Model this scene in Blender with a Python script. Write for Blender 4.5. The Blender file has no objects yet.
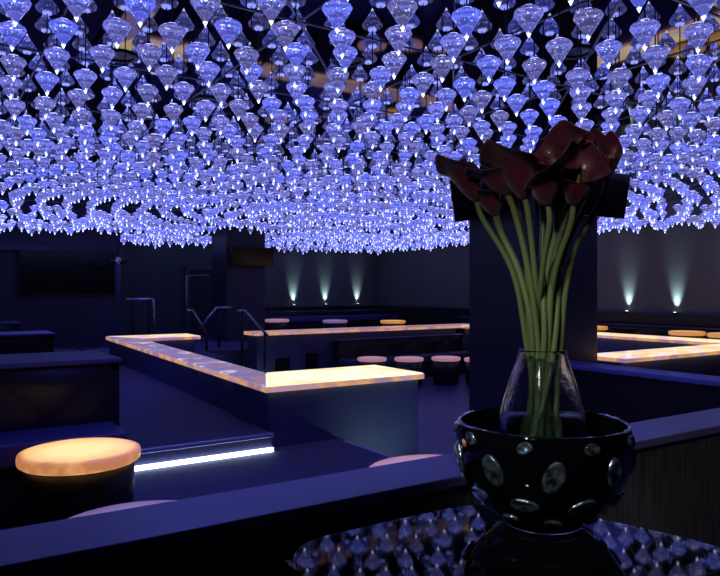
import bpy, bmesh, math, random
from mathutils import Vector, Matrix
random.seed(7)
R = math.radians
col = bpy.context.scene.collection
F, HZ, CAMZ = 680.0, 290.0, 1.25
UX, UY = .8396, .5432          # camera right/forward expressed in the room's axes

def cw(px, d, z=None, py=None):
    """room position of something at depth d in front of the photographer"""
    X = (px-360)/F*d
    if z is None: z = CAMZ-(py-HZ)*d/F
    return Vector((X*UX+d*UY, -X*UY+d*UX, z))

def to_px(p):
    x, d = p[0]*UX-p[1]*UY, p[0]*UY+p[1]*UX
    if d < .1: return None
    return 360+F*x/d, HZ+F*(CAMZ-p[2])/d, d

# ------------------------------------------------------------------ materials
def mat(name, base=(.5,.5,.5), rough=.5, metal=0, spec=.5, em=None, es=0, trans=0, ior=1.45, coat=0, noise=None, bump=None):
    m = bpy.data.materials.new(name); m.use_nodes = True
    nt = m.node_tree; b = nt.nodes['Principled BSDF']
    b.inputs['Base Color'].default_value = (*base, 1)
    b.inputs['Roughness'].default_value = rough
    b.inputs['Metallic'].default_value = metal
    b.inputs['Specular IOR Level'].default_value = spec
    b.inputs['Transmission Weight'].default_value = trans
    b.inputs['IOR'].default_value = ior
    b.inputs['Coat Weight'].default_value = coat
    if em:
        b.inputs['Emission Color'].default_value = (*em, 1); b.inputs['Emission Strength'].default_value = es
    if noise:      # (other colour, scale, stretch)
        c2, sc, st = noise
        tc = nt.nodes.new('ShaderNodeTexCoord'); mp = nt.nodes.new('ShaderNodeMapping'); n = nt.nodes.new('ShaderNodeTexNoise')
        mp.inputs['Scale'].default_value = st; n.inputs['Scale'].default_value = sc; n.inputs['Detail'].default_value = 6
        r = nt.nodes.new('ShaderNodeMix'); r.data_type = 'RGBA'
        r.inputs['A'].default_value = (*base,1); r.inputs['B'].default_value = (*c2,1)
        cr = nt.nodes.new('ShaderNodeMapRange'); cr.inputs['From Min'].default_value=.35; cr.inputs['From Max'].default_value=.65
        nt.links.new(tc.outputs['Object'], mp.inputs[0]); nt.links.new(mp.outputs[0], n.inputs['Vector'])
        nt.links.new(n.outputs['Fac'], cr.inputs[0]); nt.links.new(cr.outputs[0], r.inputs['Factor'])
        nt.links.new(r.outputs['Result'], b.inputs['Base Color'])
        if bump:
            bp = nt.nodes.new('ShaderNodeBump'); bp.inputs['Strength'].default_value = bump; bp.inputs['Distance'].default_value=.01
            nt.links.new(n.outputs['Fac'], bp.inputs['Height']); nt.links.new(bp.outputs[0], b.inputs['Normal'])
    return m

def onyx(name, stops, strength, scale, rough=.12, fx=None):
    """backlit stone: veined emission under a polished surface"""
    m = mat(name, (.25,.2,.18), rough, spec=.6)
    nt = m.node_tree; b = nt.nodes['Principled BSDF']
    tc = nt.nodes.new('ShaderNodeTexCoord'); n = nt.nodes.new('ShaderNodeTexNoise')
    n.inputs['Scale'].default_value = scale; n.inputs['Detail'].default_value = 5; n.inputs['Distortion'].default_value = .8
    cr = nt.nodes.new('ShaderNodeValToRGB')
    e = cr.color_ramp.elements
    while len(e) < len(stops): e.new(.5)
    for i, (p, c) in enumerate(stops):
        e[i].position = p; e[i].color = (*c, 1)
    nt.links.new(tc.outputs['Object'], n.inputs['Vector']); nt.links.new(n.outputs['Fac'], cr.inputs[0])
    nt.links.new(cr.outputs[0], b.inputs['Emission Color']); b.inputs['Emission Strength'].default_value = strength
    return m

M = {}
M['carpet'] = mat('carpet', (.05,.05,.13), .75, noise=((.07,.07,.18), 30, (1,1,1)), bump=.2)
M['lowfloor'] = mat('polished_floor', (.05,.05,.16), .32, noise=((.08,.08,.22), 3, (1,1,1)))
M['navy'] = mat('navy_panel', (.05,.055,.13), .55, noise=((.06,.065,.15), 4, (1,1,1)))
M['slatepanel'] = mat('slate_panel', (.07,.085,.13), .55, noise=((.08,.095,.15), 4, (1,1,1)))
M['column'] = mat('column_paint', (.035,.038,.07), .5, noise=((.04,.043,.08), 3, (1,1,1)))
M['wall'] = mat('wall_grey', (.15,.15,.15), .6, noise=((.12,.12,.12), 1.4, (1,1,.02)), bump=.1)
M['walldark'] = mat('wall_dark', (.028,.030,.045), .6, noise=((.034,.036,.052), 2, (1,1,.1)))
M['wallnavy'] = mat('wall_navy', (.03,.03,.08), .55, noise=((.035,.035,.09), 2, (1,1,1)))
M['greenwall'] = mat('wall_green_grey', (.075,.10,.11), .6, noise=((.06,.08,.09), 2, (1,1,.1)))
M['leather'] = mat('black_leather', (.007,.007,.012), .42, noise=((.011,.011,.018), 60, (1,1,1)), bump=.15)
M['bluecloth'] = mat('cushion_navy', (.045,.045,.14), .5, noise=((.055,.055,.16), 40, (1,1,1)), bump=.1)
M['ledge'] = mat('ledge_lacquer', (.16,.14,.33), .35, noise=((.17,.15,.35), 3, (1,1,1)))
M['wood'] = mat('dark_wood', (.05,.045,.045), .5, noise=((.11,.10,.10), 9, (14,14,.5)), bump=.3)
M['black'] = mat('black_gloss', (.004,.004,.005), .25)
M['screen'] = mat('screen_glass', (.004,.004,.006), .15)
M['mirror'] = mat('smoked_mirror', (.24,.24,.28), .03, metal=1, noise=((.21,.21,.25), 1, (1,1,1)))
M['seam'] = mat('seam_metal', (.25,.25,.3), .35, metal=.6)
M['nosing'] = mat('nosing_metal', (.5,.5,.75), .3, metal=.3, noise=((.45,.45,.7), 8, (1,1,1)))
M['steel'] = mat('brushed_steel', (.55,.55,.6), .3, metal=1, noise=((.45,.45,.5), 40, (1,1,10)))
M['postdark'] = mat('dark_metal', (.02,.02,.03), .4, metal=.5)
M['tablegloss'] = mat('table_black_mirror', (.004,.004,.006), .03, spec=.5, ior=1.45)
M['bowl'] = mat('black_glass', (.002,.002,.003), .03, spec=.7, coat=.6, noise=((.004,.004,.006), 5, (1,1,1)))
M['lens'] = mat('cut_lens', (.95,1,1), .10, metal=.9, noise=((.03,.05,.09), 38, (1,1,1)), bump=.8)  # light and dark blotches paint reflected crescents into the lens colour
M['glass'] = mat('clear_glass', (.93,.97,1), .0, trans=1, ior=1.48)
M['vase_glass'] = mat('vase_glass', (.93,.97,1), .0, trans=1, ior=1.5, noise=((.85,.93,1), 14, (1,1,1)), bump=.35)
M['water'] = mat('water', (.85,.93,1), .08, trans=1, ior=1.33, noise=((.8,.9,1), 30, (1,1,1)), bump=.5)
M['stem'] = mat('stem_green', (.12,.155,.045), .4, noise=((.17,.20,.07), 12, (1,1,.2)))
M['petal'] = mat('petal_burgundy', (.06,.008,.017), .46, spec=.4, noise=((.14,.013,.04), 14, (1,1,.3)), coat=.15)
M['petal'].node_tree.nodes['Principled BSDF'].inputs['Sheen Weight'].default_value = .3
M['spadix'] = mat('spadix_cream', (.45,.28,.10), .6)
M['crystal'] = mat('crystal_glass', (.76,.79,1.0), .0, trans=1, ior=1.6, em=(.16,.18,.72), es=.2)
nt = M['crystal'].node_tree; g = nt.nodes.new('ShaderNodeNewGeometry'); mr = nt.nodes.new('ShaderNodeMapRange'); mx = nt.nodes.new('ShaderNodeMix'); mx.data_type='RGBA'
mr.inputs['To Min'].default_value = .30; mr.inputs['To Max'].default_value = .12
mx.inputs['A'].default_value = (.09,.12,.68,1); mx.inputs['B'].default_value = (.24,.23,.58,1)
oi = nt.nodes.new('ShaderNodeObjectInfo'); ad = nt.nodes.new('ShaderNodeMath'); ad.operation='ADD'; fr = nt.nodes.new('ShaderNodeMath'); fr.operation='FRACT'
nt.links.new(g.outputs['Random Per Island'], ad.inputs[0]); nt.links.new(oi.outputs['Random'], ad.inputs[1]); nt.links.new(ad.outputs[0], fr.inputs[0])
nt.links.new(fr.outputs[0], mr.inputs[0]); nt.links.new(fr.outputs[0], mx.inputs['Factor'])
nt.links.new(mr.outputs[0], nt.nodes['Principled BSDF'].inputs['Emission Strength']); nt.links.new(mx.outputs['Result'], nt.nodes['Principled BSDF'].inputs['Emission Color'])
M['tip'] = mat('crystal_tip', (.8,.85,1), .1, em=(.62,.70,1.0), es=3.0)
M['led'] = mat('fibre_light', (.8,.85,1), .1, em=(.26,.31,.95), es=3.6)
M['rod'] = mat('thin_rod', (.05,.05,.07), .3, metal=.8)
for k in ('crystal','tip','led'): M[k].cycles.emission_sampling = 'NONE'
M['slab_near'] = onyx('onyx_cream', [(0,(.95,.55,.22)),(.38,(1,.74,.40)),(.50,(1,.90,.58)),(1,(1,.92,.8))], 1.15, 2.2)
M['slab_violet_sheen'] = onyx('onyx_violet_sheen', [(0,(.6,.25,.12)),(.40,(.42,.24,.30)),(.50,(.24,.20,.50)),(.58,(.32,.26,.60)),(.68,(.8,.66,.75)),(1,(1,.8,.6))], .8, 3.2)  # violet stops paint in the blue light glancing off the polished top
M['slab_side'] = onyx('onyx_edge', [(0,(.25,.12,.25)),(.44,(.42,.22,.30)),(.54,(.85,.42,.12)),(.64,(.5,.3,.4)),(1,(1,.75,.3))], .8, 2.4)
M['slab_far'] = onyx('onyx_lilac', [(0,(.8,.35,.15)),(.45,(.5,.28,.42)),(.6,(.75,.42,.4)),(1,(1,.7,.4))], .6, 1.5)
M['slab_gold'] = onyx('onyx_gold', [(0,(.5,.25,.2)),(.38,(.70,.50,.75)),(.46,(.95,.62,.3)),(.56,(1,.80,.40)),(.64,(.80,.68,.85)),(1,(1,.8,.4))], 1.1, 2.4)
M['led_strip'] = mat('led_strip', (.9,.95,1), .4, em=(.72,.85,1.0), es=5)
M['lampwhite'] = mat('lamp_lens', (.9,1,1), .4, em=(.75,.95,1.0), es=6)

def stool_mat(name, inner, outer, rim, s):
    m = mat(name, (.3,.2,.15), .25)
    nt = m.node_tree; b = nt.nodes['Principled BSDF']
    tc = nt.nodes.new('ShaderNodeTexCoord'); sp = nt.nodes.new('ShaderNodeSeparateXYZ')
    cb = nt.nodes.new('ShaderNodeCombineXYZ'); ln = nt.nodes.new('ShaderNodeVectorMath'); ln.operation = 'LENGTH'
    n = nt.nodes.new('ShaderNodeTexNoise'); n.inputs['Scale'].default_value = 9; n.inputs['Detail'].default_value = 5
    ad = nt.nodes.new('ShaderNodeMath'); ad.operation = 'MULTIPLY_ADD'; ad.inputs[1].default_value = .08
    cr = nt.nodes.new('ShaderNodeValToRGB'); e = cr.color_ramp.elements; e.new(.5)
    e[0].position = .17; e[0].color = (*inner,1); e[1].position = .285; e[1].color = (*outer,1); e[2].position = .325; e[2].color = (*rim,1)
    L = nt.links.new
    L(tc.outputs['Object'], sp.inputs[0]); L(sp.outputs[0], cb.inputs[0]); L(sp.outputs[1], cb.inputs[1]); L(cb.outputs[0], ln.inputs[0])
    L(tc.outputs['Object'], n.inputs['Vector']); L(n.outputs['Fac'], ad.inputs[0]); L(ln.outputs['Value'], ad.inputs[2]); L(ad.outputs[0], cr.inputs[0])
    L(cr.outputs[0], b.inputs['Emission Color']); b.inputs['Emission Strength'].default_value = s
    return m
M['stool_warm'] = stool_mat('stool_glow_amber', (1,.72,.32), (.97,.50,.17), (.42,.16,.06), 1.2)
M['stool_pink'] = stool_mat('stool_glow_pink', (.6,.33,.45), (.55,.28,.38), (.45,.2,.3), .65)
M['stool_orange'] = stool_mat('stool_glow_orange', (1,.5,.12), (.9,.42,.10), (.6,.25,.06), .75)
M['stool_violet'] = stool_mat('stool_glow_violet', (.22,.16,.38), (.20,.14,.34), (.16,.10,.26), .8)

# ------------------------------------------------------------------ mesh helpers
def obj(name, bm, m, parent=None, smooth=False, loc=None):
    me = bpy.data.meshes.new(name); bmesh.ops.recalc_face_normals(bm, faces=bm.faces[:]); bm.to_mesh(me); bm.free()
    ms = m if isinstance(m, (list, tuple)) else [m]
    for x in ms: me.materials.append(x)
    if smooth:
        for p in me.polygons: p.use_smooth = True
    o = bpy.data.objects.new(name, me); col.objects.link(o)
    if parent: o.parent = parent
    if loc is not None: o.location = loc
    return o
def thing(name, label, cat, loc=(0,0,0), rz=0, group=None):
    o = bpy.data.objects.new(name, None); col.objects.link(o); o.location = loc; o.rotation_euler = (0,0,rz)
    o.empty_display_size = .1
    o['label'] = label; o['category'] = cat
    if group: o['group'] = group
    return o
def tag(o, label, cat, group=None):
    o['label'] = label; o['category'] = cat
    if group: o['group'] = group
    return o
def struct(o, label=None):
    o['kind'] = 'structure'
    if label: o['label'] = label
    return o
def box(bm, x0, x1, y0, y1, z0, z1, bev=0, mi=0):
    t = bmesh.new()
    vs = [t.verts.new((x,y,z)) for x in (x0,x1) for y in (y0,y1) for z in (z0,z1)]
    for f in ((0,1,3,2),(4,6,7,5),(0,4,5,1),(2,3,7,6),(0,2,6,4),(1,5,7,3)): t.faces.new([vs[i] for i in f])
    if bev: bmesh.ops.bevel(t, geom=t.edges[:], offset=bev, segments=3, profile=.5, affect='EDGES')
    merge(bm, t, mi)
def merge(bm, t, mi=None, M4=None):
    mp = {}
    for v in t.verts: mp[v] = bm.verts.new(M4 @ v.co if M4 else v.co)
    for f in t.faces:
        nf = bm.faces.new([mp[v] for v in f.verts]); nf.material_index = mi if mi is not None else f.material_index; nf.smooth = f.smooth
    t.free()
def bx(*a, **k):
    bm = bmesh.new(); box(bm, *a, **k); return bm
def lathe(bm, prof, n=48, c=(0,0), cap0=False, cap1=False, mi=0):
    rings = []
    for r, z in prof:
        rings.append([bm.verts.new((c[0]+r*math.cos(2*math.pi*i/n), c[1]+r*math.sin(2*math.pi*i/n), z)) for i in range(n)])
    for a, b in zip(rings, rings[1:]):
        for i in range(n):
            f = bm.faces.new((a[i], a[(i+1)%n], b[(i+1)%n], b[i])); f.material_index = mi
    if cap0: bm.faces.new(rings[0][::-1]).material_index = mi
    if cap1: bm.faces.new(rings[-1]).material_index = mi
def tube(bm, pts, rad, n=10, caps=True):
    pts = [Vector(p) for p in pts]; rings = []; up = Vector((.13,.31,.94))
    prev = None
    for i, p in enumerate(pts):
        d = (pts[min(i+1,len(pts)-1)]-pts[max(i-1,0)]).normalized()
        a = d.cross(up).normalized() if prev is None else (prev - d*prev.dot(d)).normalized()
        if a.length < .5: a = d.orthogonal().normalized()
        prev = a; b = d.cross(a)
        r = rad[i] if isinstance(rad, (list,tuple)) else rad
        rings.append([bm.verts.new(p+(a*math.cos(2*math.pi*k/n)+b*math.sin(2*math.pi*k/n))*r) for k in range(n)])
    for a, b in zip(rings, rings[1:]):
        for k in range(n): bm.faces.new((a[k],a[(k+1)%n],b[(k+1)%n],b[k]))
    if caps: bm.faces.new(rings[0][::-1]); bm.faces.new(rings[-1])
def spline(P, n=8):
    P = [Vector(p) for p in P]; Q = [P[0]*2-P[1]]+P+[P[-1]*2-P[-2]]; out = []
    for i in range(1, len(Q)-2):
        for k in range(n):
            t = k/n; a,b,c,d = Q[i-1],Q[i],Q[i+1],Q[i+2]
            out.append(.5*((2*b)+(c-a)*t+(2*a-5*b+4*c-d)*t*t+(3*b-a-3*c+d)*t**3))
    out.append(P[-1]); return out
def tbm(pts, r, n=10):
    bm = bmesh.new(); tube(bm, pts, r, n); return bm
def prism(bm, poly, z0, z1, mi=0, mi_side=None):
    a = [bm.verts.new((x,y,z0)) for x,y in poly]; b = [bm.verts.new((x,y,z1)) for x,y in poly]
    bm.faces.new(a[::-1]).material_index = mi; bm.faces.new(b).material_index = mi
    for i in range(len(poly)):
        j = (i+1)%len(poly); bm.faces.new((a[i],a[j],b[j],b[i])).material_index = mi if mi_side is None else mi_side

# ------------------------------------------------------------------ room shell
PIT = -.48; CEIL = 2.85; WX = 11.35; WY = 16.6
bm = bmesh.new()
box(bm, -4, WX, -2.5, 1.9, -.7, 0)                 # the photographer's side
box(bm, -4, 2.97, 1.9, 4.79, -.7, 0); box(bm, 2.29, 2.97, 4.79, 4.9, -.7, 0)
struct(obj('floor', bm, M['carpet']), 'dark blue floor of the near platform')
struct(obj('floor', bx(2.97, WX, 1.9, 12.0, -.7, PIT), M['lowfloor']), 'polished blue floor of the sunken seating area')
bm = bmesh.new(); box(bm,-4,2.29,4.79,4.95,-.69,.14); box(bm,-4,2.5,4.95,14.0,-.69,.14)
struct(obj('floor', bm, M['carpet']), 'blue raised floor behind the lit step')
bm = bmesh.new(); box(bm, 2.6, WX, 12.0, WY, -.69, .12); box(bm, 10.0, WX, 2.6, 12.0, PIT, .12)
box(bm, 2.6, 4.4, 10.9, 12.0, -.6, .12)
struct(obj('floor', bm, M['carpet']), 'floor of the rear walkway')
bm = bmesh.new()
for i in range(3): box(bm, 4.4+.3*i, 4.7+.3*i, 11.55, 12.0, PIT, .12-.15*(i+1))
struct(obj('trim_steps', bm, M['carpet']), 'short steps down into the sunken area')
# glossy nosing + light strip of the step
struct(obj('trim_nosing', bx(-.6, 2.29, 4.755, 4.80, .118, .146, bev=.006), M['nosing']), 'pale metal nosing along the lit step')
struct(obj('trim_platform_edge', bx(2.93, 2.975, 2.03, 4.79, -.03, .006), M['nosing']), 'pale edge strip where the platform drops')
struct(obj('ceiling', bx(-4, WX, -2.5, WY, CEIL, CEIL+.1), M['mirror']), 'smoked mirror ceiling')
bm = bmesh.new()
def seam(p, q, w=.012):
    p, q = Vector((*p,CEIL)), Vector((*q,CEIL)); d = (q-p).normalized(); n = Vector((-d.y,d.x,0))*w/2; dz = Vector((0,0,-.006))
    v = [bm.verts.new(x) for x in (p-n,p+n,q+n,q-n,p-n+dz,p+n+dz,q+n+dz,q-n+dz)]
    for f in ((0,1,2,3),(4,7,6,5),(0,4,5,1),(1,5,6,2),(2,6,7,3),(3,7,4,0)): bm.faces.new([v[i] for i in f])
for k in range(10):
    seam((-.5+1.2*k, 0), (-.5+1.2*k, 16.5))
    seam((-1, .8+1.4*k), (11.3, .8+1.4*k))
for k in range(7): seam((-.5+1.2*k*1.0, .8), (min(11.3,-.5+1.2*k+8.4), .8+9.8*(min(11.3,-.5+1.2*k+8.4)-(-.5+1.2*k))/8.4))
struct(obj('trim_ceiling_seams', bm, M['seam']), 'thin seams between the ceiling mirrors')

struct(obj('wall_back', bx(3.4, WX+.15, WY, WY+.15, -.6, CEIL), [M['wall']]), 'dark wall behind the far seating, washed by uplights')
struct(obj('wall_right', bx(WX, WX+.15, -2.5, WY, -.6, CEIL), [M['wall']]), 'grey wall on the right, washed by uplights')
struct(obj('wall_left', bx(-4, 3.35, 14.0, 14.15, .1, CEIL), [M['wallnavy']]), 'dark navy wall on the left')
struct(obj('wall_left_return', bx(3.3, 3.4, 14.15, WY, .1, CEIL), [M['walldark']]))
struct(obj('wall_green', bx(3.4, 6.4, WY-.12, WY, .1, CEIL), [M['greenwall']]), 'grey-green wall section beside the rear doorway')
struct(obj('wall_west', bx(-4.15, -4, -2.5, 14.15, -.6, CEIL), [M['walldark']]))
struct(obj('wall_south', bx(-4.15, WX+.15, -2.65, -2.5, -.6, CEIL), [M['walldark']]))
# low ledge wall in front
bm = bmesh.new(); box(bm, -3.9, 7.4, 1.78, 1.99, 0, .585)
lw = struct(obj('wall_ledge', bm, M['wood']), 'low dark wood wall behind the foreground table')
obj('ledge_top', bx(-3.9, 7.4, 1.745, 2.015, .585, .62, bev=.006), M['ledge'], lw)
# rear doorway
dr = struct(obj('door_1', bx(5.60, 6.33, WY-.16, WY-.10, .12, 1.75), M['walldark']), 'pale framed doorway in the rear wall')
bm = bmesh.new()
box(bm, 5.50,5.60,WY-.22,WY-.12,.12,1.83); box(bm,6.33,6.43,WY-.22,WY-.12,.12,1.83); box(bm,5.60,6.33,WY-.22,WY-.12,1.75,1.83)
obj('door_frame', bm, M['slatepanel'], dr)

# big black screen on left wall
t = thing('projection_screen', 'wide black blank screen on the dark left wall', 'screen', (0,13.99,1.15))
w0, w1 = 1.55, 3.22
obj('screen_panel', bx(w0,w1,-.06,0,.02,.80), M['screen'], t)
bm = bmesh.new(); box(bm,w0-.03,w1+.03,-.08,0,0,.02); box(bm,w0-.03,w1+.03,-.08,0,.80,.83); box(bm,w0-.03,w0,-.08,0,.02,.80); box(bm,w1,w1+.03,-.08,0,.02,.80)
obj('screen_frame', bm, M['postdark'], t)
struct(obj('trim_1', bx(-3, 2.05, 13.9, 14.0, 1.98, 2.08), M['navy']), 'navy band high on the left wall')

# ------------------------------------------------------------------ columns and monitors
def column(name, x, y, a, z0, lab):
    bm = bmesh.new(); box(bm, x, x+a, y, y+a, z0, CEIL, bev=.008)
    return struct(obj(name, bm, M['column']), lab)
column('column', 5.485, 5.06, 1.03, PIT, 'large square navy column behind the flowers')
column('column', 5.62, 14.05, .92, .12, 'square navy column by the rear steps')
def monitor(lab, loc, rz, w, h, tilt):
    t = thing('monitor', lab, 'monitor', loc, rz, None)
    Rm = Matrix.Rotation(tilt, 4, 'X')
    a = bmesh.new(); box(a, -w/2, w/2, .0, .09, -h/2, h/2, bev=.01); b = bmesh.new(); merge(b, a, 0, Rm); obj('casing', b, M['black'], t)
    a = bmesh.new(); box(a, -w/2+.03, w/2-.03, -.006, .002, -h/2+.03, h/2-.03); b = bmesh.new(); merge(b, a, 0, Rm); obj('screen', b, M['screen'], t)
    obj('bracket', tbm([(0,.05,0),(0,.2,0)], .03), M['postdark'], t)
    return t
monitor('black flat monitor tilted on the front face of the large column, right of the flowers', (6.13, 4.86, 2.31), 0, 1.32, .50, R(10))
monitor('black flat monitor on the left side of the large column, behind the leftmost lily', (5.285, 5.68, 2.30), R(-90), .98, .50, R(10))
monitor('small black monitor high on the rear column by the handrails', (6.15, 13.85, 1.98), 0, 1.0, .42, R(6))

# ------------------------------------------------------------------ counters with backlit stone tops
def counter(label, base, slabs, group=None, slots=None, name='lit_counter'):
    t = thing(name, label, 'counter', (0,0,0), 0, group)
    bm = bmesh.new()
    for b in base:
        if isinstance(b[0], list): prism(bm, b[0], b[1], b[2])
        else: box(bm, *b[:6])
    obj('base', bm, base[0][-1], t)
    for poly, z, th, m in slabs:
        bm = bmesh.new(); prism(bm, poly, z-th, z, 0, 1)
        bmesh.ops.bevel(bm, geom=[e for e in bm.edges if abs(e.verts[0].co.z-e.verts[1].co.z)<1e-5 and e.verts[0].co.z > z-1e-4], offset=.01, segments=2, affect='EDGES')
        obj('countertop', bm, [m, M['slab_side']], t)
    if slots:
        for s in slots: obj('recess', bx(*s), M['black'], t)
    return t
Z = .5; TH = .055
# left ring: base of three runs and three joined slabs (mitred)
counter('L-shaped navy counter with glowing cream, violet-sheened stone top around the raised floor',
  [([(2.345,5.621),(2.62,5.621),(2.85,10.849),(2.555,10.849)],PIT,Z-TH,M['navy']), (2.31,3.80,4.90,5.62,PIT,Z-TH,M['navy']), (2.56,3.79,10.85,11.4,-.1,Z-TH,M['navy'])],
  [([(2.27,4.86),(3.84,4.86),(3.84,5.66),(2.64,5.66)], Z, TH, M['slab_near']),
   ([(2.27,4.86),(2.64,5.66),(2.88,10.8),(2.53,11.5)], Z, TH, M['slab_violet_sheen']),
   ([(2.88,10.8),(3.87,10.8),(3.87,11.5),(2.53,11.5)], Z, TH, M['slab_gold'])])
counter('long far counter with a thin glowing pink stone edge across the sunken floor',
  [(5.0,9.6,11.08,11.5,PIT,Z-TH,M['navy'])],
  [([(4.92,10.98),(10.25,10.98),(10.25,11.55),(4.92,11.55)], Z, TH, M['slab_far'])],
  slots=[(5.35,5.62,11.04,11.09,-.38,.02), (5.98,6.22,11.04,11.09,-.32,.08)])
counter('right-hand counter with golden marbled glowing top turning the corner beside the column',
  [(6.54,10.0,4.76,5.2,PIT,Z-TH,M['navy']), (9.7,10.0,5.2,10.9,PIT,Z-TH,M['navy'])],
  [([(6.53,4.70),(10.15,4.70),(9.62,5.26),(6.53,5.26)], Z, TH, M['slab_gold']),
   ([(9.62,5.26),(10.15,4.70),(10.15,10.95),(9.62,10.95)], Z, TH, M['slab_gold'])])

# ------------------------------------------------------------------ tufted banquettes
def tufted(bm, x0, x1, z0, z1, y, th, nx, nz, bulge=.03):
    """cushion wall in the XZ plane facing -Y with diamond tufting"""
    NX, NZ = nx*8, nz*8; g = []
    for j in range(NZ+1):
        row = []
        for i in range(NX+1):
            u, v = i/8, j/8
            d = (abs(math.sin(math.pi*(u+v)/2*1.0))*abs(math.sin(math.pi*(u-v)/2*1.0)))**.45
            e = min(1, min(i, NX-i, j, NZ-j)/2)
            row.append(bm.verts.new((x0+(x1-x0)*i/NX, y-bulge*d*e, z0+(z1-z0)*j/NZ)))
        g.append(row)
    for j in range(NZ):
        for i in range(NX): bm.faces.new((g[j][i],g[j][i+1],g[j+1][i+1],g[j+1][i])).smooth = True
    box(bm, x0, x1, y, y+th, z0, z1)
def banquette(label, loc, rz, L, seat=True, h=.83, floor=0, depth=.6, bt=.62, sd=.68, group=None, topmat='bluecloth'):
    t = thing('banquette', label, 'banquette', loc, rz, group)
    bm = bmesh.new(); n = max(2, round(L/.42)); tufted(bm, 0, L, .08, h-.03, 0, bt-.02, n, 2)
    box(bm, 0, L, .02, bt-.02, 0, .08)
    obj('backrest', bm, M['leather'], t)
    obj('backrest_cap', bx(-.01, L+.01, -.03, bt, h-.03, h, bev=.01), M[topmat], t)
    if seat:
        obj('seat_cushion', bx(0, L-.05, -sd, -.035, .32, .45, bev=.02), M[topmat], t)
        obj('seat_base', bx(0, L-.08, -sd+.05, -.035, .0, .32), M['leather'], t)
    return t
banquette('black tufted banquette with a navy seat beside the glowing amber stool', (-2.2, 4.36, 0), 0, 3.24, bt=.64, sd=.42)
banquette('low black tufted bench back on the raised floor, behind the nearest banquette', (-2.2, 7.22, .14), 0, 3.30, h=.69, bt=.5)
banquette('farthest low black bench back on the raised floor by the left wall', (-2.2, 9.9, .14), 0, 3.3, h=.69, bt=.5)
# bench whose navy back runs towards the camera on the right
t = thing('banquette', 'long black banquette with blue top rail right of the vase, below the golden counter', 'banquette', (5.52, 4.9, PIT), R(-90))
bm = bmesh.new(); box(bm, 0, 2.85, 0, .30, 0, .93); obj('backrest', bm, M['leather'], t)
obj('backrest_cap', bx(0, 2.85, -.02, .32, .93, .98, bev=.012), M['ledge'], t)
obj('seat_cushion', bx(.02, 2.8, .31, .95, .3, .45, bev=.02), M['bluecloth'], t)
obj('seat_base', bx(.05, 2.75, .31, .9, 0, .3), M['leather'], t)
banquette('black tufted bench against the far counter behind the row of pink stools', (6.55, 10.9, PIT), 0, 3.1, h=.80, bt=.16, sd=.33)
banquette('dark bench along the rear wall under the three left uplights', (6.9, 15.7, .12), 0, 4.3, h=.58, bt=.3, sd=.5)
banquette('dark bench back along the right wall under its uplights', (10.92, 12.5, .12), R(-90), 8.0, h=.50, bt=.15, seat=False)
struct(obj('trim_2', bx(6.4, WX, 16.2, WY, .12, .80), M['leather']), 'dark shelf below the rear uplights')
struct(obj('trim_3', bx(11.1, WX, 3.5, 16.2, .12, .80), M['leather']), 'dark shelf below the right wall uplights')
# ------------------------------------------------------------------ drum stools
def stool(label, loc, m, s=1.0, h=.46, group=None):
    t = thing('drum_stool', label, 'stool', loc, 0, group)
    bm = bmesh.new(); lathe(bm, [(.24*s,0),(.25*s,.02),(.262*s,.04),(.268*s,h*.5),(.27*s,h-.062)], 48, cap0=True, cap1=True); obj('drum', bm, M['leather'], t, True)
    bm = bmesh.new(); lathe(bm, [(.285*s,0),(.298*s,.008),(.302*s,.02),(.302*s,.042),(.297*s,.055),(.28*s,.06),(.2*s,.0605),(.1*s,.061)], 64, cap0=True, cap1=True)
    obj('glowing_top', bm, m, t, True, loc=(0,0,h-.06))
    return t
stool('large round stool with bright amber top beside the left banquette', (.668,3.59,0), M['stool_warm'], .95)
stool('round stool mostly hidden by the low wall, below the white step light', (.62,2.31,0), M['stool_violet'])
stool('round pink topped stool peeping over the low wall in front of the cream counter', (1.90,2.33,0), M['stool_pink'])
for (x,d,y,lab) in ((372,12.4,358,'leftmost pink topped stool in the row before the far bench'),(409,12.4,356,'second pink topped stool from the left in the row before the far bench'),
                (446,12.5,355,'third pink topped stool from the left, darkest drum, before the far bench'),(479,12.3,357,'pale topped stool half hidden by the large column')):
    p = cw(x, d, 0); stool(lab, (p.x,p.y,PIT), M['stool_pink'], .88, .50, 'round stools on the sunken floor')
for (x,d,lab,m) in ((393,15.0,'orange topped stool just behind the far counter','stool_orange'),(335,15.2,'dim violet stool behind the far counter, left of the orange one','stool_violet'),
                  (277,15.6,'dim pink stool beside the rear column','stool_pink'),
                  (687,11.05,'orange topped stool behind the golden counter','stool_orange'),(727,10.5,'orange topped stool cut by the right edge of the photo','stool_orange'),
                  (592,12.6,'orange topped stool emerging from behind the right side of the large column','stool_orange')):
    p = cw(x, d, 0); stool(lab, (p.x,p.y,.12), M[m], .92, .46, 'round stools behind the counters')

# LED strip under the step nosing
tag(obj('light_strip', bx(-.2, 2.29, 4.765, 4.786, .004, .034), M['led_strip']), 'bright white light strip at the foot of the step', 'light')

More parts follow.
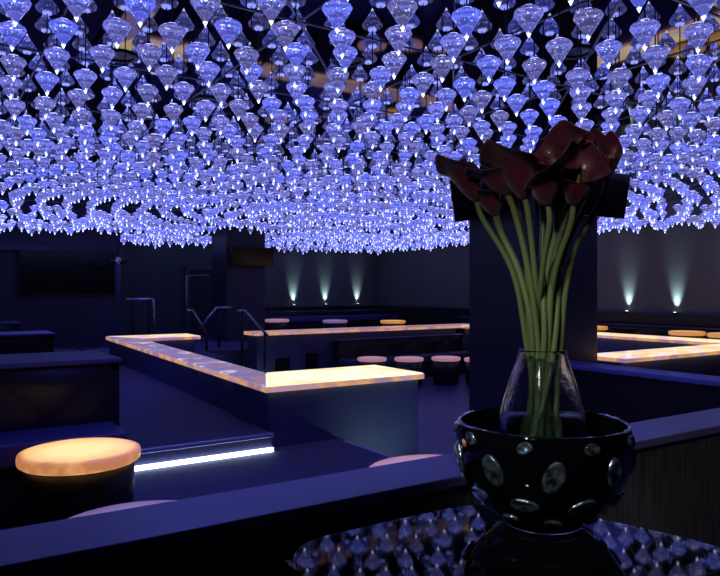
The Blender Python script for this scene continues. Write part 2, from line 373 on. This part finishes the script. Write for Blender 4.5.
# ------------------------------------------------------------------ handrails
def rail(label, tops, posts, r=.022):
    t = thing('handrail', label, 'handrail', (0,0,0), 0)
    obj('rail', tbm(tops, r, 10), M['steel'], t, True)
    for (x,y,z0,z1) in posts: obj('post', tbm([(x,y,z0),(x,y,z1)], .026, 10), M['postdark'], t, True)
    return t
rail('short level steel handrail left of the steps behind the lit counter', [(3.10,12.5,1.08),(3.52,12.5,1.08),(3.54,12.35,1.08),(3.54,12.3,.6)], [(3.22,12.5,.12,1.07),(3.50,12.5,.12,1.07)])
rail('sloping steel handrail just left of the rear column', [(4.08,12.1,.88),(4.18,12.1,.88),(4.50,12.1,.36)], [(4.12,12.1,.12,.87),(4.45,12.1,.12,.45)])
rail('level steel handrail in front of the rear column', [(4.60,12.9,.5),(4.95,12.9,.9),(5.25,12.9,.9)], [(5.0,12.9,.12,.89)])
rail('sloping steel handrail ending at the left end of the far counter', [(4.50,10.75,.9),(4.62,10.75,.9),(5.05,10.75,.46)], [(4.58,10.75,PIT,.89),(5.0,10.75,PIT,.52)])
t = thing('door_handrail', 'tall thin steel frame beside the rear doorway', 'frame', (0,0,0))
obj('frame', tbm([(5.18,15.4,.12),(5.18,15.4,1.58),(5.72,15.4,1.60)], .018, 8), M['steel'], t, True)
tag(obj('step_light', bx(5.02,5.10,10.60,10.66,-.40,-.18,bev=.01), M['lampwhite']), 'small white marker light at the foot of the right sloping handrail', 'light')

# hanging spotlight near the left wall
hx = cw(118, 12.6, 0)
t = thing('hanging_spotlight', 'small grey spotlight hanging on a pole before the left wall screen', 'spotlight', (hx.x,hx.y,0))
obj('pole', tbm([(0,0,1.85),(0,0,CEIL)], .015, 8), M['postdark'], t)
bm = bmesh.new(); lathe(bm, [(.05,1.70),(.08,1.74),(.07,1.80),(.03,1.86)], 20, cap0=True, cap1=True); obj('lamp_head', bm, M['steel'], t, True)
for a in range(4):
    v = Vector((math.cos(a*math.pi/2+.4), math.sin(a*math.pi/2+.4),0))
    bm = bmesh.new(); tube(bm, [v*.06+Vector((0,0,1.74)), v*.17+Vector((0,0,1.78))], [.02,.045], 4); obj('barn_door', bm, M['postdark'], t)

# ------------------------------------------------------------------ wall uplights
def uplight(x, y, lab, dx, dy, e):
    e *= 4.2
    t = thing('uplight', lab, 'uplight', (x,y,.80), 0, 'wall uplights')
    bm = bmesh.new(); lathe(bm, [(.035,0),(.035,.05),(.028,.052)], 20, cap0=True, cap1=True); obj('housing', bm, M['postdark'], t)
    bm = bmesh.new(); lathe(bm, [(.024,.053),(.022,.056)], 20, cap0=True, cap1=True); obj('lens', bm, M['lampwhite'], t)
    l = bpy.data.lights.new('uplight_beam','SPOT'); l.energy = e; l.color = (.62,.95,1.0); l.spot_size = R(44); l.spot_blend = 1; l.shadow_soft_size = .04
    o = bpy.data.objects.new('beam', l); col.objects.link(o); o.parent = t; o.location = (0,0,.065)
    o.rotation_euler = Vector((-dx*.26,-dy*.26,-1)).to_track_quat('Z','Y').to_euler()
for i,(x,n) in enumerate(((8.56,'leftmost'),(9.56,'middle'),(10.63,'rightmost'))):
    uplight(x, WY-.07, f'small uplight on the shelf of the rear wall, {n} of three', 0, 1, 20)
for y,n in ((9.25,'mostly hidden by the large column'),(8.1,'just right of the large column'),(7.12,'second from the column on the right wall'),(6.15,'nearest, at the right edge')):
    uplight(WX-.07, y, f'small uplight on the right wall shelf, {n}', 1, 0, 20)

# ------------------------------------------------------------------ ceiling downlights (unlit rings in the mirror)
for i,(px,py) in enumerate(((348,60),(120,56),(205,100),(575,52))):
    d = F*(CEIL-CAMZ)/(HZ-py); p = cw(px,d,0)
    t = thing('downlight', ['unlit round ceiling downlight above the centre','unlit round ceiling downlight at the upper left','unlit round ceiling downlight farther back on the left','unlit round ceiling downlight at the upper right'][i], 'downlight', (p.x,p.y,CEIL), 0, 'ceiling downlights')
    bm = bmesh.new(); lathe(bm, [(.09,-.001),(.12,-.001),(.12,-.012),(.09,-.012),(.09,-.001)], 32); obj('ring', bm, M['postdark'], t)
    bm = bmesh.new(); lathe(bm, [(.09,-.003),(.088,-.004)], 32, cap0=True, cap1=True); obj('lens', bm, M['black'], t)

# ------------------------------------------------------------------ crystals
def gem(bm, cz, mi=0, s=1.0, rot=0, n=12, c=(0,0)):
    rt, rg = .050*s, .072*s
    def ring(r, z, o, k=n): return [bm.verts.new((c[0]+r*math.cos(rot+2*math.pi*(i+o)/k), c[1]+r*math.sin(rot+2*math.pi*(i+o)/k), cz+z)) for i in range(k)]
    T = ring(rt, .024*s, 0); C = ring(.066*s, .014*s, .5); G = ring(rg, .002*s, 0); G2 = ring(rg, -.004*s, 0); P = ring(.038*s, -.056*s, .5); Q = ring(.010*s, -.098*s, .5)
    fs = [T]
    for i in range(n):
        j = (i+1)%n
        fs += [[T[i],C[i],T[j]],[C[i],G[j],T[j]] if False else [T[j],C[i],C[j]], [C[i],G[i],G[j]], [C[i],G[j],C[j]], [G[i],G2[i],G2[j],G[j]],
               [G2[i],P[i],G2[j]], [G2[j],P[i],P[j]], [P[i],Q[i],Q[j],P[j]]]
    fs.append(Q[::-1])
    for f in fs: bm.faces.new(f).material_index = mi
def tipm(bm, cz, mi=0, s=1.0, c=(0,0), n=6):
    a = [bm.verts.new((c[0]+(.0115*s)*math.cos(2*math.pi*i/n), c[1]+(.0115*s)*math.sin(2*math.pi*i/n), cz-.0985*s)) for i in range(n)]
    b = bm.verts.new((c[0],c[1],cz-.120*s))
    bm.faces.new(a).material_index = mi
    for i in range(n): bm.faces.new((a[(i+1)%n],a[i],b)).material_index = mi
def ledm(bm, cz, mi=0, c=(0,0), n=8):
    # the fibre-optic collar that lights the crystal from above
    a = [bm.verts.new((c[0]+.030*math.cos(2*math.pi*i/n), c[1]+.030*math.sin(2*math.pi*i/n), cz+.0245)) for i in range(n)]
    b = [bm.verts.new((c[0]+.030*math.cos(2*math.pi*i/n), c[1]+.030*math.sin(2*math.pi*i/n), cz+.034)) for i in range(n)]
    bm.faces.new(a[::-1]).material_index = mi; bm.faces.new(b).material_index = mi
    for i in range(n): bm.faces.new((a[i],a[(i+1)%n],b[(i+1)%n],b[i])).material_index = mi
def rodm(bm, z0, z1, mi=0, c=(0,0), n=5, r=.004):
    a = [bm.verts.new((c[0]+r*math.cos(2*math.pi*i/n), c[1]+r*math.sin(2*math.pi*i/n), z0)) for i in range(n)]
    b = [bm.verts.new((c[0]+r*math.cos(2*math.pi*i/n), c[1]+r*math.sin(2*math.pi*i/n), z1)) for i in range(n)]
    for i in range(n): bm.faces.new((a[i],a[(i+1)%n],b[(i+1)%n],b[i])).material_index = mi
    bm.faces.new(b).material_index = mi

CX, CY = 6.23, 10.62
RS = .365
def sm(t): t = max(0,min(1,t)); return t*t*(3-2*t)
def zfield(x, y, r, a):
    e = min(11.15-x, (13.75 if x < 3.35 else 16.35)-y)            # distance to the walls
    z = 2.60-.17*(1-sm(e/3.2))
    z += .055*math.cos(2*math.pi*r/1.3)*sm((5-r)/3)
    z += .03*math.sin(a*9+r*1.1)
    return z
pts = []
k = 1
while k*RS < 14:
    r = k*RS
    if r > 6.4: N = 186
    elif r > 3.6: N = 128
    elif r > 1.9: N = 72
    else: N = max(6, round(2*math.pi*r/.17))
    for i in range(N):
        a = 2*math.pi*(i+(.5 if (k%4 in (1,2) and r<=6.4) else 0)+.10*math.sin(k*1.7))/N
        x, y = CX+r*math.cos(a), CY+r*math.sin(a)
        if x < -1.3 or x > 11.15 or y > (13.8 if x < 3.5 else 16.35) or y < .6: continue
        if 5.1 < x < 7.1 and 4.6 < y < 6.32: continue
        if 5.35 < x < 6.6 and 13.6 < y < 15.2: continue
        e_ = min(11.15-x, (13.75 if x < 3.35 else 16.35)-y)
        if r > 3:
            q_ = .065*(1-sm(e_/3.5)); x += random.uniform(-q_,q_); y += random.uniform(-q_,q_)
            if x > 11.15 or y > (13.8 if x < 3.5 else 16.4): continue
        d = x*UY+y*UX
        if d < 2.7: continue
        z = zfield(x,y,r,a)+random.uniform(-.02,.02)
        q = to_px((x,y,z)); inside = -8 < q[0] < 728 and q[1] > -10
        pts.append((x,y,z,k,inside,q))
        if e_ < (2.5 if x < 8 else 3.0) and r > 2.5 and d > 8.5:
            x += random.uniform(-.2,.2); y += random.uniform(-.2,.2)
            if x < 11.15 and y < (13.8 if x < 3.5 else 16.4) and not (5.0 < x < 7.1 and 13.2 < y < 15.2):
                z -= random.uniform(0,.07); q = to_px((x,y,z)); pts.append((x,y,z,k,-8 < q[0] < 728 and q[1] > -10,q))
    k += 1
inn = sorted([p for p in pts if p[4]], key=lambda p: p[5][2])
near, rest = inn[:300], inn[300:]+[p for p in pts if not p[4]]
kmax = max(p[3] for p in near)
ORD = ['first','second','third','fourth','fifth','sixth','seventh','eighth','ninth','tenth','eleventh','twelfth','thirteenth','fourteenth','fifteenth','sixteenth','seventeenth','eighteenth','nineteenth','twentieth']
for j in range(21,70):
    tens = {2:'twenty',3:'thirty',4:'forty',5:'fifty',6:'sixty'}[j//10]
    ORD.append((tens+'-'+ORD[j%10-1]) if j%10 else {3:'thirtieth',4:'fortieth',5:'fiftieth',6:'sixtieth'}[j//10])
bm = bmesh.new(); gem(bm, 0); gproto = obj('crystal_pendant', bm, M['crystal'])
bm = bmesh.new(); tipm(bm, 0); tproto = obj('tip', bm, M['tip'])
bm = bmesh.new(); ledm(bm, 0); lproto = obj('light_collar', bm, M['led'])
bm = bmesh.new(); rodm(bm, 0, 1); rproto = obj('rod', bm, M['rod'])
used = False
for kk in range(kmax, 0, -1):
    row = sorted([p for p in near if p[3] == kk], key=lambda p: p[5][0])
    for i, (x,y,z,_,_,q) in enumerate(row):
        g, tp, lc, rd = (gproto, tproto, lproto, rproto) if not used else (gproto.copy(), tproto.copy(), lproto.copy(), rproto.copy())
        if used:
            for o in (g,tp,lc,rd): col.objects.link(o)
        used = True
        g.location = (x,y,z); rz = random.uniform(0,6.28); g.rotation_euler = (0,0,rz)
        for o in (tp,lc,rd): o.parent = g; o.location = (0,0,0)
        rd.location = (0,0,.034); rd.scale = (1,1,CEIL-z-.034)
        tag(g, f'faceted blue-lit crystal on a thin rod, {ORD[i]} from the left in the {ORD[kmax-kk]} nearest ring', 'crystal', 'crystals hanging from the mirror ceiling')
bm = bmesh.new()
for (x,y,z,_,ins,q) in rest:
    gem(bm, z, 0, 1, random.uniform(0,6), 8 if q[2] > 7 else 12, (x,y)); tipm(bm, z, 1, 1.0, (x,y), 5); ledm(bm, z, 2, (x,y), 5); rodm(bm, z+.034, CEIL, 3, (x,y), 3)
o = obj('distant_crystals', bm, [M['crystal'],M['tip'],M['led'],M['rod']])
tag(o, 'dense glittering mass of small blue crystals hanging farther back in rings', 'crystals'); o['kind'] = 'stuff'

# ------------------------------------------------------------------ foreground table
poly0 = [(.60,.0),(.605,1.10),(.63,1.22),(.70,1.285),(.80,1.295),(1.05,1.295),(1.16,1.28),(1.25,1.225),(1.315,1.13),(1.35,1.03),(1.39,.90),(1.41,.78),(1.42,.5),(1.42,.0)]
ring = [v.to_2d() for v in spline([(x,y,0) for x,y in poly0], 5)]
t = thing('table', 'black mirror-polished table with rounded corners under the flower bowl', 'table', (0,0,0))
bm = bmesh.new(); prism(bm, ring, .675, .71)
obj('tabletop', bm, M['tablegloss'], t)
bm = bmesh.new(); box(bm, .92,1.10,.55,.73,.03,.675, bev=.01); obj('pedestal', bm, M['black'], t)
bm = bmesh.new(); lathe(bm, [(.32,0),(.32,.02),(.12,.035)], 40, c=(1.01,.64), cap0=True, cap1=True); obj('foot', bm, M['black'], t)

# ------------------------------------------------------------------ bowl
BC = cw(542, 1.585, 0); BX, BY = BC.x, BC.y
t = thing('glass_bowl', 'black glass bowl with clear cut oval lenses holding the flower vase', 'bowl', (BX,BY,.71))
prof = [(.085,.018),(.105,.022),(.140,.048),(.170,.085),(.189,.125),(.197,.165),(.198,.200),(.195,.232)]
full = spline([(r,0,z) for r,z in prof], 5)
def bowl_r(z):
    for a,b in zip(full, full[1:]):
        if a.z <= z <= b.z: return a.x+(b.x-a.x)*(z-a.z)/max(1e-6,b.z-a.z), math.atan2(b.z-a.z, b.x-a.x)
    return full[-1].x, math.pi/2
inner = [(max(.01,p.x-.009), p.z+.004) for p in full[::-1]]
bm = bmesh.new(); lathe(bm, [(p.x,p.z) for p in full]+[(.1925,.236),(.188,.235)]+inner, 72, cap0=True, cap1=True)
obj('bowl_body', bm, M['bowl'], t, True)
bm = bmesh.new(); lathe(bm, [(.084,.0),(.092,.002),(.093,.012),(.086,.019)], 64, cap0=True, cap1=True)
obj('clear_foot', bm, M['glass'], t, True)
view_a = math.atan2(-BY, -BX)
def lens(ang, z, w, h, tilt):
    r, sl = bowl_r(z); bm = bmesh.new(); n, m = 28, 7
    rings = []
    for j in range(m):
        q = 1-j/(m-1)*.999
        dep = .0022 - .0042*(1-q*q)              # raised lip, dished centre
        if j == 0: dep = -.004
        if j == 1: q = .96; dep = .0035
        rings.append([bm.verts.new((w*q*math.cos(2*math.pi*i/n), h*q*math.sin(2*math.pi*i/n), dep-((w*q*math.cos(2*math.pi*i/n))**2+(h*q*math.sin(2*math.pi*i/n))**2)/.38)) for i in range(n)])
    for a,b in zip(rings, rings[1:]):
        for i in range(n): bm.faces.new((a[i],a[(i+1)%n],b[(i+1)%n],b[i]))
    bm.faces.new(rings[-1])
    o = obj('clear_lens', bm, M['lens'], t, True)
    A = view_a+R(ang)
    nrm = Vector((math.cos(A)*math.sin(sl), math.sin(A)*math.sin(sl), -math.cos(sl))).normalized()
    tx = Vector((-math.sin(A), math.cos(A), 0)); ty = nrm.cross(tx)
    c, s = math.cos(tilt), math.sin(tilt); X = tx*c+ty*s; Y = -tx*s+ty*c
    p = Vector((math.cos(A)*r, math.sin(A)*r, z))+nrm*.0032
    o.matrix_local = Matrix(((X.x,Y.x,nrm.x,p.x),(X.y,Y.y,nrm.y,p.y),(X.z,Y.z,nrm.z,p.z),(0,0,0,1)))
for i in range(9): lens(-31+i*40-(2 if i==1 else 0), .155, .022, .036, R([25,-20,12][i%3]))
for i in range(9): lens(-12+i*40, .086, .031, .017, R([-6,28,5][i%3]))
for i in range(9): lens(-30+i*40, .042, .021, .011, R([8,-10,0][i%3]))
for i in range(9): lens(-50+i*40, .212, .017, .013, R([-30,20,0][i%3]))

# ------------------------------------------------------------------ clear vase with water
t = thing('glass_vase', 'clear tapered glass vase of water standing inside the black bowl', 'vase', (BX,BY,.737))
out = [(.088,0),(.112,.012),(.126,.045),(.123,.10),(.113,.16),(.096,.225),(.079,.29),(.062,.34),(.054,.372)]
O = [(p.x,p.z) for p in spline([(r,0,z) for r,z in out], 4)]
I = [(max(.01,r-.005), max(z,.010)) for r,z in O[::-1]]
bm = bmesh.new(); lathe(bm, O+[(.0535,.3745)]+I, 64, cap0=True, cap1=True)
obj('vase_body', bm, M['vase_glass'], t, True)
W = [(r-.0056, max(z,.0112)) for r,z in O if z < .235]
bm = bmesh.new(); lathe(bm, W, 64, cap0=True, cap1=True); obj('water', bm, M['water'], t, True)

# ------------------------------------------------------------------ calla lilies
def calla(L, Rm, flare, curl, roll):
    bm = bmesh.new(); nu, nv = 22, 40; g = []
    for i in range(nu+1):
        u = i/nu; row = []
        for j in range(nv+1):
            v = -math.pi + 2*math.pi*j/nv            # v=0 back, +-pi front overlap
            kf = (1+math.cos(v))/2                   # 1 at back
            hh = L*(.46+.40*kf**.8+.24*kf**7)
            z = u*hh
            r = .008 + Rm*(1-math.exp(-u*2.4))*1.0
            fl = max(0,(u-.62)/.38)**2
            r += Rm*flare*.55*fl*(.5+.45*math.sin(abs(v))**2)
            r += .006*(j/nv-.5)*u                     # overlapping margins spiral
            z -= fl*Rm*.35*flare*(1-kf)               # front lip rolls down
            xx, yy = r*math.cos(v), r*math.sin(v)
            r2 = 1+.10*fl*math.sin(3*v+roll*5); xx *= r2; yy *= r2
            xx += curl*fl*kf**4*.012                  # tip curls back
            row.append(bm.verts.new((xx*.98+ u*u*Rm*.25, yy, z)))
        g.append(row)
    for i in range(nu):
        for j in range(nv): bm.faces.new((g[i][j],g[i+1][j],g[i+1][j+1],g[i][j+1])).smooth = True
    Mr = Matrix.Rotation(roll, 4, 'Z')
    bmesh.ops.transform(bm, matrix=Mr, verts=bm.verts[:])
    return bm
# base px,py, tip px,py, depth, length, radius, flare, roll(deg, which way the mouth faces), label
FL = [
 (477,200,453,152,1.58,.125,.026,.9, 200,'leftmost burgundy calla lily leaning left, bright maroon back'),
 (507,194,481,158,1.54,.100,.025,.6, 190,'small burgundy calla lily bud, second from the left, rounded front'),
 (514,190,504,150,1.60,.105,.020,.5, 100,'slim red calla lily rising behind the second bud'),
 (525,198,507,140,1.52,.135,.034,1.3,195,'broad burgundy calla lily opening to the left over the slim ones'),
 (540,196,522,132,1.60,.150,.040,1.5,140,'largest dusky calla lily with wide folded rim at upper centre'),
 (548,205,543,158,1.48,.120,.036,1.4,270,'front burgundy calla lily with horizontal rim facing the camera'),
 (560,186,548,132,1.62,.130,.030,1.1, 20,'upright dark calla lily with a thin curled edge, centre back'),
 (571,178,570,138,1.55,.090,.017,.4,250,'narrow reddish calla lily bud with cream base'),
 (573,205,584,152,1.50,.135,.034,1.2,300,'big near-black calla lily at centre right with a curled green tip'),
 (582,170,574,126,1.64,.115,.028,1.0, 60,'topmost dark calla lily right of centre'),
 (592,176,598,138,1.66,.105,.026,.8,330,'dark calla lily behind the big right one'),
 (606,176,615,134,1.57,.095,.018,.45,320,'rightmost small plum calla lily bud standing apart'),
 (496,214,484,188,1.60,.075,.018,.5,210,'small low dark calla lily bud below the leftmost bloom'),
 (556,212,556,166,1.57,.115,.030,1.0,280,'dark calla lily hidden deep in the middle of the bunch'),
]
for i,(bx_,by_,tx_,ty_,D,L,Rm,fl,roll,lab) in enumerate(FL):
    b = cw(bx_,D,py=by_); tip = cw(tx_,D-.02,py=ty_)
    t = thing('calla_lily', lab, 'flower', (b.x,b.y,b.z), 0, 'calla lilies in the vase')
    d = (tip-b).normalized()
    q = d.to_track_quat('Z','X')
    o = obj('spathe', calla(L,Rm,fl,1,R(roll)), M['petal'], t, True); o.rotation_mode='QUATERNION'; o.rotation_quaternion = q
    md = o.modifiers.new('thickness','SOLIDIFY'); md.thickness = .0014
    sx = bmesh.new(); tube(sx, [(0,0,.012),(0,0,L*.3),(0,0,L*.5)], [.004,.0055,.003], 10)
    s = obj('spadix', sx, M['spadix'], t, True); s.rotation_mode='QUATERNION'; s.rotation_quaternion = q
    # stem: down through the neck of the vase
    f = (bx_-540)/70
    a = 2.399*i; rr = .006+.030*((i*5)%14)/14
    mouth = Vector((BX,BY,1.108)) + Vector((UX,-UY,0))*(f*.036) + Vector((UY,UX,0))*(rr*math.cos(a)*1.0) + Vector((UX,-UY,0))*rr*.35*math.sin(a)
    low = Vector((BX,BY,.80)) + Vector((UX,-UY,0))*(-f*.02+.045*math.sin(a*1.7)) + Vector((UY,UX,0))*(.030*math.cos(a*1.3))
    end = Vector((BX,BY,.760)) + (low-Vector((BX,BY,.80)))*1.15
    mid = mouth.lerp(b,.52) - Vector((UX,-UY,0))*(f*.030)
    near_b = b - (d+Vector((0,0,.6))).normalized()*.045
    P = spline([end,low,mouth,mid,near_b,b+d*.004], 8)
    P = [p-b for p in P]
    wd = .0064+.0018*((i*7)%5)/5
    obj('stem', tbm(P, [wd*(1.0) for _ in P], 10), M['stem'], t, True)
# ------------------------------------------------------------------ lights
def spot(name, loc, tgt, e, c, size, blend=1, soft=.15):
    l = bpy.data.lights.new(name,'SPOT'); l.energy = e; l.color = c; l.spot_size = R(size); l.spot_blend = blend; l.shadow_soft_size = soft
    o = bpy.data.objects.new(name, l); col.objects.link(o); o.location = loc
    o.rotation_euler = (Vector(tgt)-Vector(loc)).to_track_quat('-Z','Y').to_euler(); return o
def point(name, loc, e, c, soft=.2):
    l = bpy.data.lights.new(name,'POINT'); l.energy = e; l.color = c; l.shadow_soft_size = soft
    o = bpy.data.objects.new(name, l); col.objects.link(o); o.location = loc; return o
# unseen fill spot, added behind the camera to brighten the flowers
spot('fill_spot_flowers', (-.7,.0,2.4), (BX,BY,1.42), 48, (1,.9,.9), 24)
# blue fill spots without fixtures, added below the crystals to boost the blue
for (x,y) in ((1.2,3.2),(1.2,8.2),(4.6,3.6),(4.6,8.4),(8,7.0),(8,13.4),(3.6,14.0)):
    spot('blue_fill_light', (x,y,2.05), (x,y,0), 60, (.12,.13,1.0), 150, 1, .3)
spot('fill_spot_bowl', (-.9,.3,2.6), (BX,BY,.93), 125, (.7,.88,1), 18, .6, .06)  # unseen cool fill, added to put highlights on bowl and vase
spot('fill_spot_panel', (2.2,-1.0,2.75), (2.9,1.8,.25), 22, (1,.97,.95), 50, 1, .1)  # neutral fill added behind the camera to lift the wood wall
spot('counter_end_light', (3.55,4.2,-.3), (3.45,4.9,.1), 8, (.6,.9,1), 95, 1, .03)

w = bpy.data.worlds.new('World'); bpy.context.scene.world = w; w.use_nodes = True
w.node_tree.nodes['Background'].inputs[0].default_value = (.01,.01,.03,1); w.node_tree.nodes['Background'].inputs[1].default_value = .3

# ------------------------------------------------------------------ camera
cam = bpy.data.cameras.new('Camera'); co = bpy.data.objects.new('Camera', cam); col.objects.link(co)
cam.sensor_width = 36; cam.lens = 36*F/720; cam.clip_start = .05; cam.clip_end = 100
cam.shift_y = (HZ-288)/720
co.location = (0,0,CAMZ); co.rotation_euler = (R(90), 0, -math.atan2(UY,UX))
sc = bpy.context.scene; sc.camera = co
cam.dof.use_dof = False
sc.view_settings.view_transform = 'Standard'; sc.view_settings.look = 'None'; sc.view_settings.gamma = 1; sc.view_settings.exposure = 0
sc.view_settings.use_curve_mapping = False
sc.cycles.sample_clamp_indirect = 4
